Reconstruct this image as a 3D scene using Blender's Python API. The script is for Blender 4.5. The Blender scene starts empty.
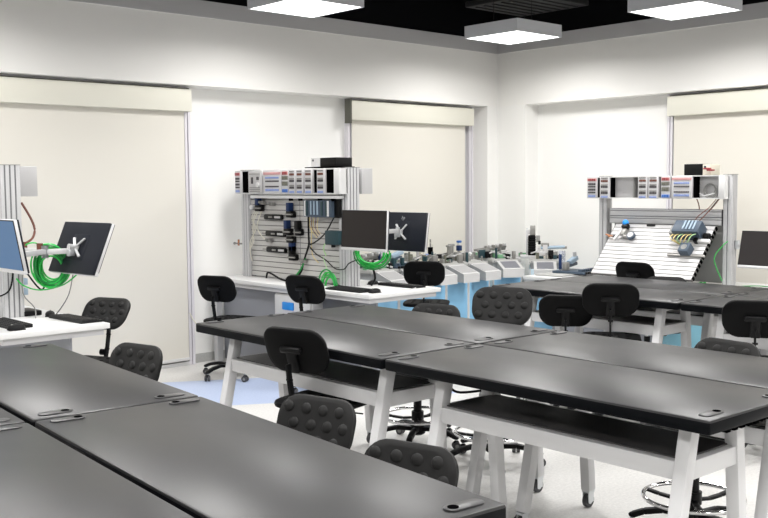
import bpy, bmesh, math, random
from mathutils import Vector, Matrix
random.seed(7)
PI = math.pi
scene = bpy.context.scene
COL = scene.collection
R = math.radians

# ------------------------------------------------------------------ materials
def new_mat(name):
    m = bpy.data.materials.new(name); m.use_nodes = True
    return m, m.node_tree.nodes, m.node_tree.links, m.node_tree.nodes['Principled BSDF']

def mat(name, col, rough=.5, metal=0., noise=0., nscale=30., spec=.5, bump=0., emit=None, estr=0., coat=0., alpha=1., trans=0.):
    m, N, L, b = new_mat(name)
    b.inputs['Base Color'].default_value = (*col, 1)
    b.inputs['Roughness'].default_value = rough
    b.inputs['Metallic'].default_value = metal
    b.inputs['Specular IOR Level'].default_value = spec
    b.inputs['Coat Weight'].default_value = coat
    if trans:
        b.inputs['Transmission Weight'].default_value = trans
    if emit:
        b.inputs['Emission Color'].default_value = (*emit, 1)
        b.inputs['Emission Strength'].default_value = estr
    if noise or bump:
        tc = N.new('ShaderNodeTexCoord'); nz = N.new('ShaderNodeTexNoise')
        nz.inputs['Scale'].default_value = nscale; nz.inputs['Detail'].default_value = 5
        L.new(tc.outputs['Object'], nz.inputs['Vector'])
        if noise:
            mx = N.new('ShaderNodeMix'); mx.data_type = 'RGBA'
            mx.inputs['A'].default_value = (*[max(0, c * (1 - noise)) for c in col], 1)
            mx.inputs['B'].default_value = (*[min(1, c * (1 + noise)) for c in col], 1)
            L.new(nz.outputs['Fac'], mx.inputs['Factor']); L.new(mx.outputs['Result'], b.inputs['Base Color'])
        if bump:
            bp = N.new('ShaderNodeBump'); bp.inputs['Strength'].default_value = bump; bp.inputs['Distance'].default_value = .002
            L.new(nz.outputs['Fac'], bp.inputs['Height']); L.new(bp.outputs['Normal'], b.inputs['Normal'])
    return m

M = {}
M['wall'] = mat('wall_paint', (.86, .855, .835), .75, noise=.012, nscale=3)
M['soffit'] = mat('soffit_paint', (.86, .85, .825), .75, noise=.01, nscale=3)
M['strip'] = mat('grey_strip', (.50, .495, .505), .7)
M['black_ceiling'] = mat('black_ceiling', (.003, .003, .004), .95, spec=.1)
M['duct'] = mat('dark_duct', (.012, .012, .013), .7)
M['skirt'] = mat('grey_skirting', (.46, .46, .45), .6, noise=.15, nscale=60)
M['jamb'] = mat('window_jamb', (.72, .70, .74), .45)
M['blind'] = mat('blind_fabric', (.70, .675, .615), .85, noise=.02, nscale=250)
M['cassette'] = mat('blind_cassette', (.74, .725, .64), .6)
M['dark_gap'] = mat('dark_gap', (.12, .12, .10), .8)
M['white_metal'] = mat('white_powder_coat', (.60, .60, .61), .45)
M['shelf'] = mat('dark_shelf', (.05, .048, .048), .36, noise=.1, nscale=8)
M['edge'] = mat('table_edge', (.0025, .003, .004), .45, spec=.07)
M['rubber'] = mat('black_polyurethane', (.0035, .0035, .0038), .6, spec=.10, bump=.1, nscale=120)
M['rubber_front'] = mat('dark_grey_polyurethane', (.010, .0098, .0098), .52, spec=.26, bump=.1, nscale=120)
M['black'] = mat('black_plastic', (.0035, .0035, .004), .42, spec=.2)
M['black_soft'] = mat('black_matt', (.002, .002, .0022), .8, spec=.0)
M['chrome'] = mat('chrome', (.85, .85, .86), .08, 1.)
M['tyre'] = mat('caster_tyre', (.06, .06, .065), .6)
M['zinc'] = mat('zinc_steel', (.62, .64, .66), .35, .8)
M['alu'] = mat('anodised_aluminium', (.56, .56, .57), .45, .15, noise=.03, nscale=20)
M['alu_dark'] = mat('profile_groove', (.20, .20, .21), .6, .2)
M['slat'] = mat('slat_aluminium', (.56, .55, .535), .45, .1)
M['slat_white'] = mat('white_slat', (.66, .655, .66), .45)
M['slot'] = mat('slat_slot', (.13, .125, .12), .7)
M['desk'] = mat('white_desk', (.72, .72, .72), .4)
M['desk_edge'] = mat('desk_edge', (.55, .55, .56), .45)
M['grey_panel'] = mat('grey_panel', (.28, .29, .32), .6)
M['white_plastic'] = mat('white_plastic', (.68, .68, .68), .45)
M['pale'] = mat('pale_plastic', (.52, .515, .52), .45)
M['cream'] = mat('cream_plastic', (.70, .66, .56), .5)
M['red'] = mat('red_plastic', (.30, .04, .045), .5)
M['pink'] = mat('pale_red_socket', (.62, .34, .34), .5)
M['blue'] = mat('blue_plastic', (.02, .12, .42), .4)
M['bright_blue'] = mat('bright_blue', (.02, .28, .80), .35)
M['soft_blue'] = mat('pale_blue_socket', (.26, .34, .62), .5)
M['navy'] = mat('navy_valve', (.008, .028, .10), .45, spec=.3)
M['slate'] = mat('slate_module', (.06, .085, .12), .45, spec=.3)
M['slate_light'] = mat('pale_slate', (.32, .42, .52), .45)
M['teal'] = mat('teal_module', (.02, .05, .06), .45, spec=.3)
M['olive'] = mat('dark_olive', (.13, .13, .10), .5)
M['socket'] = mat('dark_socket', (.06, .055, .06), .5)
M['brown'] = mat('brown_cable', (.16, .055, .035), .5)
M['green'] = mat('green_cable', (.02, .50, .07), .4)
M['green_dark'] = mat('dark_green_cable', (.008, .25, .045), .4)
M['lime'] = mat('pale_green_cable', (.42, .66, .33), .5)
M['green_valve'] = mat('green_terminal', (.16, .36, .20), .5)
M['tube'] = mat('pale_air_tube', (.72, .70, .60), .35)
M['yellow'] = mat('yellow_wire', (.72, .58, .25), .5)
M['copper'] = mat('copper_knob', (.45, .20, .10), .4, .4)
M['cab_blue'] = mat('light_blue_cabinet', (.27, .55, .80), .4)
M['cyan'] = mat('pale_cyan', (.34, .72, .90), .35)
M['cab_pale'] = mat('pale_blue_cabinet', (.60, .74, .83), .4)
M['console'] = mat('console_grey', (.50, .50, .50), .55)
M['console_lid'] = mat('console_lid', (.33, .33, .335), .5)
M['module'] = mat('module_grey', (.60, .595, .605), .5)
M['console_front'] = mat('console_front', (.62, .62, .62), .5)
M['plate_grey'] = mat('plate_grey', (.40, .40, .39), .5)
M['console_side'] = mat('console_side', (.36, .37, .38), .5)
M['console_key'] = mat('console_keypad', (.15, .155, .18), .45, noise=.2, nscale=90)
M['steel'] = mat('steel', (.27, .265, .25), .4, .3)
M['mid_grey'] = mat('mid_grey', (.25, .25, .24), .5)
M['clear'] = mat('clear_acrylic', (.80, .84, .93), .05, trans=.75)
M['mon_back'] = mat('monitor_back', (.008, .010, .016), .42, spec=.25)
M['screen'] = mat('screen_glass', (.012, .0085, .0085), .32, spec=.3)
M['screen_blue'] = mat('emissive_blue_screen', (.01, .015, .03), .3, spec=.15, emit=(.055, .15, .30), estr=.9)  # blue tint given to the screen as weak emission
M['silver'] = mat('silver_bezel', (.66, .66, .67), .35, .4)
M['key'] = mat('keyboard_black', (.008, .008, .009), .5, spec=.25)
M['logo'] = mat('logo_grey', (.35, .36, .38), .35, .4)
M['grommet'] = mat('grommet_grey', (.035, .035, .037), .33)

def lamp_mat():
    m, N, L, b = new_mat('lamp_panel')
    b.inputs['Base Color'].default_value = (.9, .9, .9, 1)
    b.inputs['Emission Color'].default_value = (1, .985, .96, 1)
    b.inputs['Emission Strength'].default_value = 4.5
    return m
M['lamp'] = lamp_mat()
M['lamp_side'] = mat('lamp_housing', (.62, .63, .67), .5)

def table_mat():
    m, N, L, b = new_mat('black_laminate')
    tc = N.new('ShaderNodeTexCoord')
    n1 = N.new('ShaderNodeTexNoise'); n1.inputs['Scale'].default_value = 3.5; n1.inputs['Detail'].default_value = 6
    n2 = N.new('ShaderNodeTexNoise'); n2.inputs['Scale'].default_value = 140; n2.inputs['Detail'].default_value = 2
    mp = N.new('ShaderNodeMapping'); mp.inputs['Scale'].default_value = (1, .35, 1)
    L.new(tc.outputs['Object'], mp.inputs['Vector']); L.new(mp.outputs['Vector'], n1.inputs['Vector'])
    L.new(tc.outputs['Object'], n2.inputs['Vector'])
    r = N.new('ShaderNodeMapRange'); r.inputs['To Min'].default_value = .33; r.inputs['To Max'].default_value = .42; b.inputs['Specular IOR Level'].default_value = .5
    L.new(n1.outputs['Fac'], r.inputs['Value']); L.new(r.outputs['Result'], b.inputs['Roughness'])
    c = N.new('ShaderNodeMix'); c.data_type = 'RGBA'
    c.inputs['A'].default_value = (.0055, .0055, .0066, 1); c.inputs['B'].default_value = (.012, .012, .0135, 1)
    L.new(n1.outputs['Fac'], c.inputs['Factor']); L.new(c.outputs['Result'], b.inputs['Base Color'])
    bp = N.new('ShaderNodeBump'); bp.inputs['Strength'].default_value = .06; bp.inputs['Distance'].default_value = .001
    L.new(n2.outputs['Fac'], bp.inputs['Height']); L.new(bp.outputs['Normal'], b.inputs['Normal'])
    return m
M['table'] = table_mat()

def floor_mat():
    m, N, L, b = new_mat('speckled_vinyl_floor')
    g = N.new('ShaderNodeNewGeometry'); sx = N.new('ShaderNodeSeparateXYZ')
    L.new(g.outputs['Position'], sx.inputs['Vector'])
    def math_(op, a, bv, cl=False):
        n = N.new('ShaderNodeMath'); n.operation = op; n.use_clamp = cl
        for i, v in enumerate((a, bv)):
            if v is None: continue
            if isinstance(v, (int, float)): n.inputs[i].default_value = v
            else: L.new(v, n.inputs[i])
        return n.outputs[0]
    d = math_('ADD', math_('MULTIPLY', sx.outputs['X'], .5), math_('MULTIPLY', sx.outputs['Y'], .866))
    band = math_('MULTIPLY', math_('GREATER_THAN', d, 7.70), math_('LESS_THAN', d, 8.76))
    band = math_('MULTIPLY', band, math_('LESS_THAN', sx.outputs['X'], 5.9))
    v = N.new('ShaderNodeTexNoise'); v.inputs['Scale'].default_value = 55; v.inputs['Detail'].default_value = 4; v.inputs['Roughness'].default_value = .75
    L.new(g.outputs['Position'], v.inputs['Vector'])
    r = N.new('ShaderNodeMapRange'); r.inputs['From Min'].default_value = .35; r.inputs['From Max'].default_value = .65
    L.new(v.outputs['Fac'], r.inputs['Value'])
    a = N.new('ShaderNodeMix'); a.data_type = 'RGBA'; a.inputs['A'].default_value = (.60, .595, .58, 1); a.inputs['B'].default_value = (.74, .73, .71, 1)
    L.new(r.outputs['Result'], a.inputs['Factor'])
    bl = N.new('ShaderNodeMix'); bl.data_type = 'RGBA'; bl.inputs['A'].default_value = (.42, .50, .70, 1); bl.inputs['B'].default_value = (.50, .58, .76, 1)
    L.new(r.outputs['Result'], bl.inputs['Factor'])
    f = N.new('ShaderNodeMix'); f.data_type = 'RGBA'
    L.new(band, f.inputs['Factor']); L.new(a.outputs['Result'], f.inputs['A']); L.new(bl.outputs['Result'], f.inputs['B'])
    L.new(f.outputs['Result'], b.inputs['Base Color'])
    b.inputs['Roughness'].default_value = .38
    return m
M['floor'] = floor_mat()

# ------------------------------------------------------------------ mesh builder
class MB:
    def __init__(self):
        self.bm = bmesh.new(); self.mats = []
    def mi(self, k):
        if k not in self.mats: self.mats.append(k)
        return self.mats.index(k)
    def _merge(self, b2, k, mx=None):
        if mx is not None: bmesh.ops.transform(b2, matrix=mx, verts=b2.verts)
        i = self.mi(k); vm = {}
        for v in b2.verts: vm[v] = self.bm.verts.new(v.co)
        for f in b2.faces:
            try:
                nf = self.bm.faces.new([vm[v] for v in f.verts]); nf.material_index = i
            except ValueError: pass
        b2.free(); return self
    def box(self, c, s, k, bev=0., mx=None, seg=2):
        b = bmesh.new(); bmesh.ops.create_cube(b, size=1)
        for v in b.verts: v.co = Vector((v.co.x * s[0], v.co.y * s[1], v.co.z * s[2]))
        if bev: bmesh.ops.bevel(b, geom=list(b.edges), offset=min(bev, .49 * min(s)), segments=seg, affect='EDGES', profile=.5)
        T = Matrix.Translation(c)
        return self._merge(b, k, (mx @ T) if mx is not None else T)
    def span(self, a, b, k, bev=0., mx=None):
        c = [(p + q) / 2 for p, q in zip(a, b)]; s = [abs(q - p) for p, q in zip(a, b)]
        return self.box(c, s, k, bev, mx)
    def cyl(self, p, q, r, k, r2=None, n=16, mx=None):
        p, q = Vector(p), Vector(q); d = q - p
        b = bmesh.new(); bmesh.ops.create_cone(b, cap_ends=True, segments=n, radius1=r, radius2=r if r2 is None else r2, depth=d.length)
        T = Matrix.Translation((p + q) / 2) @ d.to_track_quat('Z', 'Y').to_matrix().to_4x4()
        return self._merge(b, k, (mx @ T) if mx is not None else T)
    def ball(self, c, r, k, n=12, mx=None):
        b = bmesh.new(); bmesh.ops.create_uvsphere(b, u_segments=n, v_segments=max(6, n // 2), radius=1)
        r = (r, r, r) if isinstance(r, (int, float)) else r
        T = Matrix.Translation(c) @ Matrix.Diagonal((*r, 1))
        return self._merge(b, k, (mx @ T) if mx is not None else T)
    def bar(self, p, q, w, h, k, bev=0., up=(0, 0, 1)):
        """square-section bar between two points"""
        p, q = Vector(p), Vector(q); d = (q - p); L_ = d.length; d.normalize()
        s = d.cross(Vector(up))
        if s.length < 1e-4: s = Vector((1, 0, 0))
        s.normalize(); u = s.cross(d)
        mx = Matrix(((s.x, u.x, d.x, 0), (s.y, u.y, d.y, 0), (s.z, u.z, d.z, 0), (0, 0, 0, 1)))
        mx = Matrix.Translation((p + q) / 2) @ mx
        return self.box((0, 0, 0), (w, h, L_), k, bev, mx)
    def prism(self, pts, z0, z1, k, mx=None, bev=0.):
        b = bmesh.new()
        lo = [b.verts.new((x, y, z0)) for x, y in pts]; hi = [b.verts.new((x, y, z1)) for x, y in pts]
        n = len(pts)
        b.faces.new(hi); b.faces.new(lo[::-1])
        for i in range(n): b.faces.new((lo[i], lo[(i + 1) % n], hi[(i + 1) % n], hi[i]))
        bmesh.ops.recalc_face_normals(b, faces=b.faces)
        if bev: bmesh.ops.bevel(b, geom=[e for e in b.edges if abs(e.verts[0].co.z - e.verts[1].co.z) < 1e-6], offset=bev, segments=2, affect='EDGES', profile=.5)
        return self._merge(b, k, mx)
    def tube(self, pts, r, k, n=8, smooth=4, closed=False):
        P = [Vector(p) for p in pts]
        if smooth > 1:
            out = []; m = len(P); rng = m if closed else m - 1
            for i in range(rng):
                g = (lambda j: P[j % m]) if closed else (lambda j: P[max(0, min(m - 1, j))])
                a, b, c, d = g(i - 1), g(i), g(i + 1), g(i + 2)
                for t in range(smooth):
                    t /= smooth
                    out.append(.5 * ((2 * b) + (c - a) * t + (2 * a - 5 * b + 4 * c - d) * t * t + (3 * b - a - 3 * c + d) * t ** 3))
            if not closed: out.append(P[-1])
            P = out
        i_ = self.mi(k); rings = []; m = len(P)
        ref = Vector((.13, .31, .94)).normalized()
        for i in range(m):
            a = P[(i - 1) % m] if closed or i else P[0]
            c = P[(i + 1) % m] if closed or i < m - 1 else P[-1]
            t = (c - a)
            if t.length < 1e-9: t = Vector((0, 0, 1))
            t.normalize(); u = t.cross(ref)
            if u.length < .05: u = t.cross(Vector((1, 0, 0)))
            u.normalize(); w = t.cross(u); ref = w.cross(t) * 0 + ref
            rings.append([self.bm.verts.new(P[i] + r * (math.cos(q * 2 * PI / n) * u + math.sin(q * 2 * PI / n) * w)) for q in range(n)])
        for i in range(m if closed else m - 1):
            A, B = rings[i], rings[(i + 1) % m]
            for q in range(n):
                try: self.bm.faces.new((A[q], A[(q + 1) % n], B[(q + 1) % n], B[q])).material_index = i_
                except ValueError: pass
        if not closed:
            for rg in (rings[0], rings[-1]):
                try: self.bm.faces.new(rg).material_index = i_
                except ValueError: pass
        return self
    def lathe(self, prof, k, c=(0, 0, 0), n=24, mx=None):
        b = bmesh.new(); rings = []
        for r, z in prof: rings.append([b.verts.new((r * math.cos(2 * PI * i / n), r * math.sin(2 * PI * i / n), z)) for i in range(n)])
        for A, B in zip(rings, rings[1:]):
            for i in range(n): b.faces.new((A[i], A[(i + 1) % n], B[(i + 1) % n], B[i]))
        b.faces.new(rings[0][::-1]); b.faces.new(rings[-1])
        bmesh.ops.remove_doubles(b, verts=b.verts, dist=1e-6)
        T = Matrix.Translation(c)
        return self._merge(b, k, (mx @ T) if mx is not None else T)
    def pad(self, w, h, t, rad, k, curv=0., n=7, mx=None, taper=0.):
        """cushion-like rounded plate: local x = thickness (front +x), y = width, z = height"""
        b = bmesh.new(); out = []
        for sx, sz, a0 in ((1, 1, 0), (-1, 1, 90), (-1, -1, 180), (1, -1, 270)):
            for i in range(n + 1):
                a = R(a0 + 90 * i / n)
                out.append((sx * (w / 2 - rad) + rad * math.cos(a), sz * (h / 2 - rad) + rad * math.sin(a)))
        def P(y, z, x):
            y = y * (1 + taper * z / h)
            return (x + curv * y * y, y, z)
        loops = []
        for s, x in ((.45, .5), (.8, .5), (.93, .46), (.985, .3), (1., 0), (.985, -.3), (.93, -.46), (.8, -.5), (.45, -.5)):
            loops.append([b.verts.new(P(y * s, z * s, x * t)) for y, z in out])
        m = len(out)
        for A, B in zip(loops, loops[1:]):
            for i in range(m): b.faces.new((A[i], A[(i + 1) % m], B[(i + 1) % m], B[i]))
        for lp, x in ((loops[0], .5), (loops[-1], -.5)):
            c = b.verts.new(P(0, 0, x * t))
            for i in range(m): b.faces.new((lp[i], lp[(i + 1) % m], c))
        bmesh.ops.recalc_face_normals(b, faces=b.faces)
        return self._merge(b, k, mx)
    def torus(self, c, R_, r, k, n=48, m=10):
        return self.tube([(c[0] + R_ * math.cos(2 * PI * i / n), c[1] + R_ * math.sin(2 * PI * i / n), c[2]) for i in range(n)], r, k, m, 1, True)
    def build(self, name, parent=None, loc=(0, 0, 0), rz=0., smooth=38):
        bmesh.ops.recalc_face_normals(self.bm, faces=self.bm.faces)
        me = bpy.data.meshes.new(name); self.bm.to_mesh(me); self.bm.free()
        for k in self.mats: me.materials.append(M[k])
        if smooth:
            me.shade_smooth(); me.set_sharp_from_angle(angle=R(smooth))
        o = bpy.data.objects.new(name, me); COL.objects.link(o)
        o.location = loc; o.rotation_euler = (0, 0, rz)
        if parent is not None: o.parent = parent
        return o

def tag(o, label, cat, group=None):
    o['label'] = label; o['category'] = cat
    if group: o['group'] = group
    return o
def thing(name, label, cat, loc=(0, 0, 0), rz=0., group=None):
    o = bpy.data.objects.new(name, None); COL.objects.link(o); o.empty_display_size = .1
    o.location = loc; o.rotation_euler = (0, 0, rz)
    return tag(o, label, cat, group)
def struct(o):
    o['kind'] = 'structure'; return o
def dup(root, loc, rz, label, group=None, skip=()):
    r = root.copy(); COL.objects.link(r); r.location = loc; r.rotation_euler = (0, 0, rz); r['label'] = label
    if group: r['group'] = group
    kids = [r]
    for ch in list(root.children):
        if ch.name.split('.')[0] in skip: continue
        c = ch.copy(); COL.objects.link(c); c.parent = r
        for g in list(ch.children):
            d = g.copy(); COL.objects.link(d); d.parent = c
    return r

# ------------------------------------------------------------------ the room
Y1, Y0, X0, X1 = 8.26, 8.02, 9.18, 9.42          # recessed walls and the beams in front of them
XL, YF, ZC = -2.6, -3.2, 3.95
ZS, ZW, ZT = 2.63, 3.26, 3.41
b = MB(); b.span((XL - .1, YF - .1, -.1), (X1 + .2, Y1 + .2, 0), 'floor'); struct(b.build('floor', smooth=0))
b = MB(); b.span((XL - .1, YF - .1, ZC), (X1 + .2, Y1 + .2, ZC + .1), 'black_ceiling'); struct(b.build('ceiling', smooth=0))
b = MB(); b.span((XL, Y1, 0), (X1 + .2, Y1 + .2, ZC), 'wall'); struct(b.build('wall_back', smooth=0))
b = MB(); b.span((X1, YF, 0), (X1 + .2, Y1, ZC), 'wall'); struct(b.build('wall_right', smooth=0))
b = MB(); b.span((XL - .1, YF, 0), (XL, Y1 + .2, ZC), 'wall'); struct(b.build('wall_left', smooth=0))
b = MB(); b.span((XL, YF - .1, 0), (X1 + .2, YF, ZC), 'wall'); struct(b.build('wall_front', smooth=0))
# beam (soffit) along the two visible walls, corner pillar
b = MB(); b.span((XL, Y0, ZS), (X1, Y1, ZT), 'soffit'); struct(b.build('beam_back', smooth=0))
b = MB(); b.span((X0, YF, ZS), (X1, Y0, ZT), 'soffit'); struct(b.build('beam_right', smooth=0))
b = MB(); b.prism([(9.0, Y0), (X0, Y0), (X0, 7.59), (X1, 7.59), (X1, Y1), (9.0, Y1)], 0, ZS, 'wall'); struct(b.build('pillar', smooth=0))
b = MB(); b.span((XL, Y0 - .012, ZW), (X0, Y0, ZT), 'strip'); struct(b.build('trim_1', smooth=0))
b = MB(); b.span((X0 - .012, YF, ZW), (X0, Y0 - .012, ZT), 'strip'); struct(b.build('trim_2', smooth=0))
# black plenum lining above the beams
b = MB(); b.span((XL, Y0, ZT), (X1, Y1, ZC), 'black_ceiling'); struct(b.build('trim_3', smooth=0))
b = MB(); b.span((X0, YF, ZT), (X1, Y0, ZC), 'black_ceiling'); struct(b.build('trim_4', smooth=0))
b = MB(); b.span((XL, YF, ZT), (XL + .02, Y0, ZC), 'black_ceiling'); b.span((XL + .02, YF, ZT), (X0, YF + .02, ZC), 'black_ceiling'); struct(b.build('trim_5', smooth=0))
b = MB(); b.span((5.01, Y1 - .012, 0), (6.96, Y1, .085), 'skirt'); struct(b.build('baseboard_back', smooth=0))
b = MB(); b.span((X1 - .012, 5.9, 0), (X1, 7.59, .085), 'skirt'); struct(b.build('baseboard_right', smooth=0))

def window(n, along, a0, a1):
    """frame of a full-height window, on the recessed wall; along 'x' = back wall, 'y' = right wall"""
    b = MB(); d = .07
    def sp(p0, p1, z0, z1, k, dep=d):
        if along == 'x': b.span((p0, Y1 - dep, z0), (p1, Y1, z1), k)
        else: b.span((X1 - dep, p0, z0), (X1, p1, z1), k)
    sp(a0, a0 + .025, 0, ZS, 'jamb'); sp(a0 + .04, a0 + .065, 0, ZS, 'jamb'); sp(a0 + .025, a0 + .04, 0, ZS, 'jamb', d - .02)
    sp(a1 - .025, a1, 0, ZS, 'jamb'); sp(a1 - .065, a1 - .04, 0, ZS, 'jamb'); sp(a1 - .04, a1 - .025, 0, ZS, 'jamb', d - .02)
    sp(a0 + .065, a1 - .065, 0, .035, 'white_plastic'); sp(a0 + .065, a1 - .065, ZS - .06, ZS, 'jamb')
    o = struct(b.build('window_%d' % n, smooth=0))
    g = MB(); e = .02
    if along == 'x': g.span((a0 + .065, Y1 - e, .035), (a1 - .065, Y1 - .005, ZS - .06), 'pale')
    else: g.span((X1 - e, a0 + .065, .035), (X1 - .005, a1 - .065, ZS - .06), 'pale')
    p = g.build('pane', o, smooth=0)
window(1, 'x', 1.60, 5.01); window(2, 'x', 6.96, 8.93); window(3, 'y', 3.10, 5.80)

def blind(label, along, a0, a1, c0, c1, zb=.05):
    """roller blind: fabric a0..a1, cassette c0..c1"""
    t = thing('roller_blind', label, 'blind', (0, 0, 0), 0, 'roller blinds over the windows')
    W = Y1 if along == 'x' else X1
    def sp(b, p0, p1, d0, d1, z0, z1, k, bev=0):
        if along == 'x': b.span((p0, W - d1, z0), (p1, W - d0, z1), k, bev)
        else: b.span((W - d1, p0, z0), (W - d0, p1, z1), k, bev)
    b = MB(); sp(b, c0, c1, .06, .16, 2.395, 2.60, 'cassette', .006); b.build('cassette', t)
    b = MB(); sp(b, c0 + .01, c1 - .01, .07, .13, 2.60, 2.612, 'dark_gap'); b.build('mounting_rail', t)
    b = MB(); sp(b, a0, a1, .085, .088, zb + .02, 2.42, 'blind'); b.build('fabric', t)
    b = MB(); sp(b, a0, a1, .078, .095, zb, zb + .03, 'white_plastic', .004); b.build('bottom_bar', t)
    if along == 'x' and c0 > 6:
        b = MB(); sp(b, c0 - .018, c0, .06, .16, 2.36, 2.62, 'dark_gap'); b.build('end_cap', t)
blind('wide cream roller blind on the left behind the bench with blue monitor', 'x', 1.665, 4.93, 1.60, 4.975)
blind('cream roller blind in the middle, behind the two back-to-back monitors', 'x', 6.99, 8.77, 6.935, 8.855)
blind('cream roller blind on the right wall behind the tilted slat panel', 'y', 3.165, 5.71, 3.10, 5.75)

# ------------------------------------------------------------------ lamps
LAMP_W = 36.
def lamp(loc, label):
    t = thing('ceiling_lamp', label, 'lamp', loc, 0, 'square hanging ceiling lamps')
    s = .352
    b = MB()
    for sx, sy in ((1, 0), (-1, 0), (0, 1), (0, -1)):
        if sx: b.span((sx * s, -s, 0), (sx * (s - .012), s, .125), 'lamp_side')
        else: b.span((-s + .012, sy * s, 0), (s - .012, sy * (s - .012), .125), 'lamp_side')
    b.span((-s + .012, -s + .012, .113), (s - .012, s - .012, .125), 'lamp_side')
    b.build('housing', t, smooth=0)
    b = MB(); b.span((-s + .012, -s + .012, .004), (s - .012, s - .012, .012), 'lamp'); b.build('light_panel', t, smooth=0)
    li = bpy.data.lights.new('lamp_light', 'AREA'); li.shape = 'SQUARE'; li.size = 2 * s - .05; li.energy = LAMP_W; li.spread = R(166); li.color = (1, .985, .965)
    lo = bpy.data.objects.new('lamp_light', li); COL.objects.link(lo); lo.parent = t; lo.location = (0, 0, -.004)
    for sx in (-1, 1):
        b = MB(); b.cyl((sx * .3, 0, .125), (sx * .3, 0, .745), .003, 'black', n=6); b.build('suspension_wire', t)
    return t
l0 = lamp((5.29, 6.77, 3.2), 'square white ceiling lamp above the rack of hanging valves, leftmost seen')
dup(l0, (7.99, 6.77, 3.2), 0, 'square white ceiling lamp hanging in front of the room corner')
dup(l0, (7.93, 4.76, 3.2), 0, 'square white ceiling lamp above the tilted slat panel, rightmost seen')
for x in (-.2, 2.55, 5.25, 7.95):
    for y in (6.77, 4.76, 2.75, .74, -1.3):
        if (x, y) in ((5.25, 6.77), (7.95, 6.77), (7.95, 4.76)): continue
        dup(l0, (x, y, 3.2), 0, 'square white ceiling lamp further along the grid, outside the photo')
b = MB(); b.box((0, 0, .03), (.95, .95, .06), 'duct', .01)
for i in range(7): b.box((0, -.36 + .12 * i, -.006), (.84, .02, .012), 'duct')
tag(b.build('air_vent', None, (8.55, 7.05, 3.62)), 'dark square air vent high behind the lamp at the corner', 'vent')
b = MB(); b.cyl((-2.4, 5.6, 3.8), (9.1, 5.6, 3.8), .06, 'duct'); tag(b.build('ceiling_pipe'), 'dark pipe running under the black ceiling', 'pipe')

# ------------------------------------------------------------------ work tables
TH, TT, TD, TL = .891, .055, .645, 1.675
def caster(b, x, y):
    b.cyl((x, y - .012, .036), (x, y + .012, .036), .036, 'tyre', n=20)
    b.cyl((x, y - .015, .036), (x, y + .015, .036), .018, 'zinc', n=12)
    b.span((x - .022, y - .02, .03), (x + .022, y - .016, .085), 'zinc'); b.span((x - .022, y + .016, .03), (x + .022, y + .02, .085), 'zinc')
    b.span((x - .025, y - .022, .08), (x + .025, y + .022, .092), 'zinc')
def work_table(label, org, ang, lead, tail, near=True):
    """org = front corner at the low-y end, x along depth, y along length; legs stand lead from the low end and tail from the far end"""
    t = thing('work_table', label, 'table', (org[0], org[1], 0), ang, 'black topped work tables')
    b = MB()
    b.box((TD / 2, TL / 2, TH - TT / 2), (TD, TL, TT), 'edge', .010)
    for f in b.bm.faces:
        f.normal_update()
        if f.normal.z > .3: f.material_index = b.mi('table')
    b.build('tabletop', t)
    ya, yb = lead, TL - tail
    top_in, foot_in, rtop, rfoot = .13, -.03, .21, .15
    for y in (ya, yb):
        for s in (0, 1):
            xt = top_in if s == 0 else TD - rtop
            xf = foot_in if s == 0 else TD - rfoot
            m = MB(); m.bar((xf, y, .092), (xt, y, TH - TT), .055, .055, 'white_metal', .004, up=(0, 1, 0))
            lg = m.build('leg', t)
            c = MB(); caster(c, xf, y); c.build('caster', lg)
    zr, hr = .665, .07
    k = (TH - TT - zr) / (TH - TT - .09)
    xa = top_in + (foot_in - top_in) * k; xb = TD - rtop - (rfoot - rtop) * k
    m = MB()
    m.span((xa - .02, ya, zr - hr / 2), (xa + .02, yb, zr + hr / 2), 'white_metal', .003)
    m.span((xb - .02, ya, zr - hr / 2), (xb + .02, yb, zr + hr / 2), 'white_metal', .003)
    m.span((xa + .02, ya - .02, zr - hr / 2), (xb - .02, ya + .02, zr + hr / 2), 'white_metal', .003)
    m.span((xa + .02, yb - .02, zr - hr / 2), (xb - .02, yb + .02, zr + hr / 2), 'white_metal', .003)
    m.span((top_in, ya - .018, TH - TT - .035), (TD - top_in, ya + .018, TH - TT), 'white_metal')
    m.span((top_in, yb - .018, TH - TT - .035), (TD - top_in, yb + .018, TH - TT), 'white_metal')
    m.build('frame', t)
    m = MB(); m.span((xa + .015, ya + .015, zr + hr / 2 - .012), (xb - .015, yb - .015, zr + hr / 2 + .006), 'shelf'); m.build('shelf', t)
    for y in (.055, TL - .055):
        for s in (0, 1):
            xc = .10 if s == 0 else TD - .10
            pts = []
            hw, hl = .024, .062
            for i in range(9): a = R(-90 + 180 * i / 8); pts.append((xc + hl - hw + hw * math.cos(a), y + hw * math.sin(a)))
            for i in range(9): a = R(90 + 180 * i / 8); pts.append((xc - hl + hw + hw * math.cos(a), y + hw * math.sin(a)))
            m = MB(); m.prism(pts, TH - .002, TH + .0045, 'grommet', None, .0015); g = m.build('cable_grommet', t)
            xh = xc + (.036 if s == 0 else -.036)
            m = MB(); m.lathe([(.015, -.001), (.015, .0014), (.0, .0014)], 'black_soft', (xh, y, TH + .0045), 16); m.build('cable_hole', g)
    m = MB()
    for i in range(7):
        m.box((top_in + .03 + i * .05, .03, TH - TT - .008), (.028, .02, .016), 'black_soft')
    m.span((top_in, .02, TH - TT - .004), (TD - top_in, .04, TH - TT), 'black_soft')
    m.build('cable_comb', t)
    return t
am = -.0163
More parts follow.
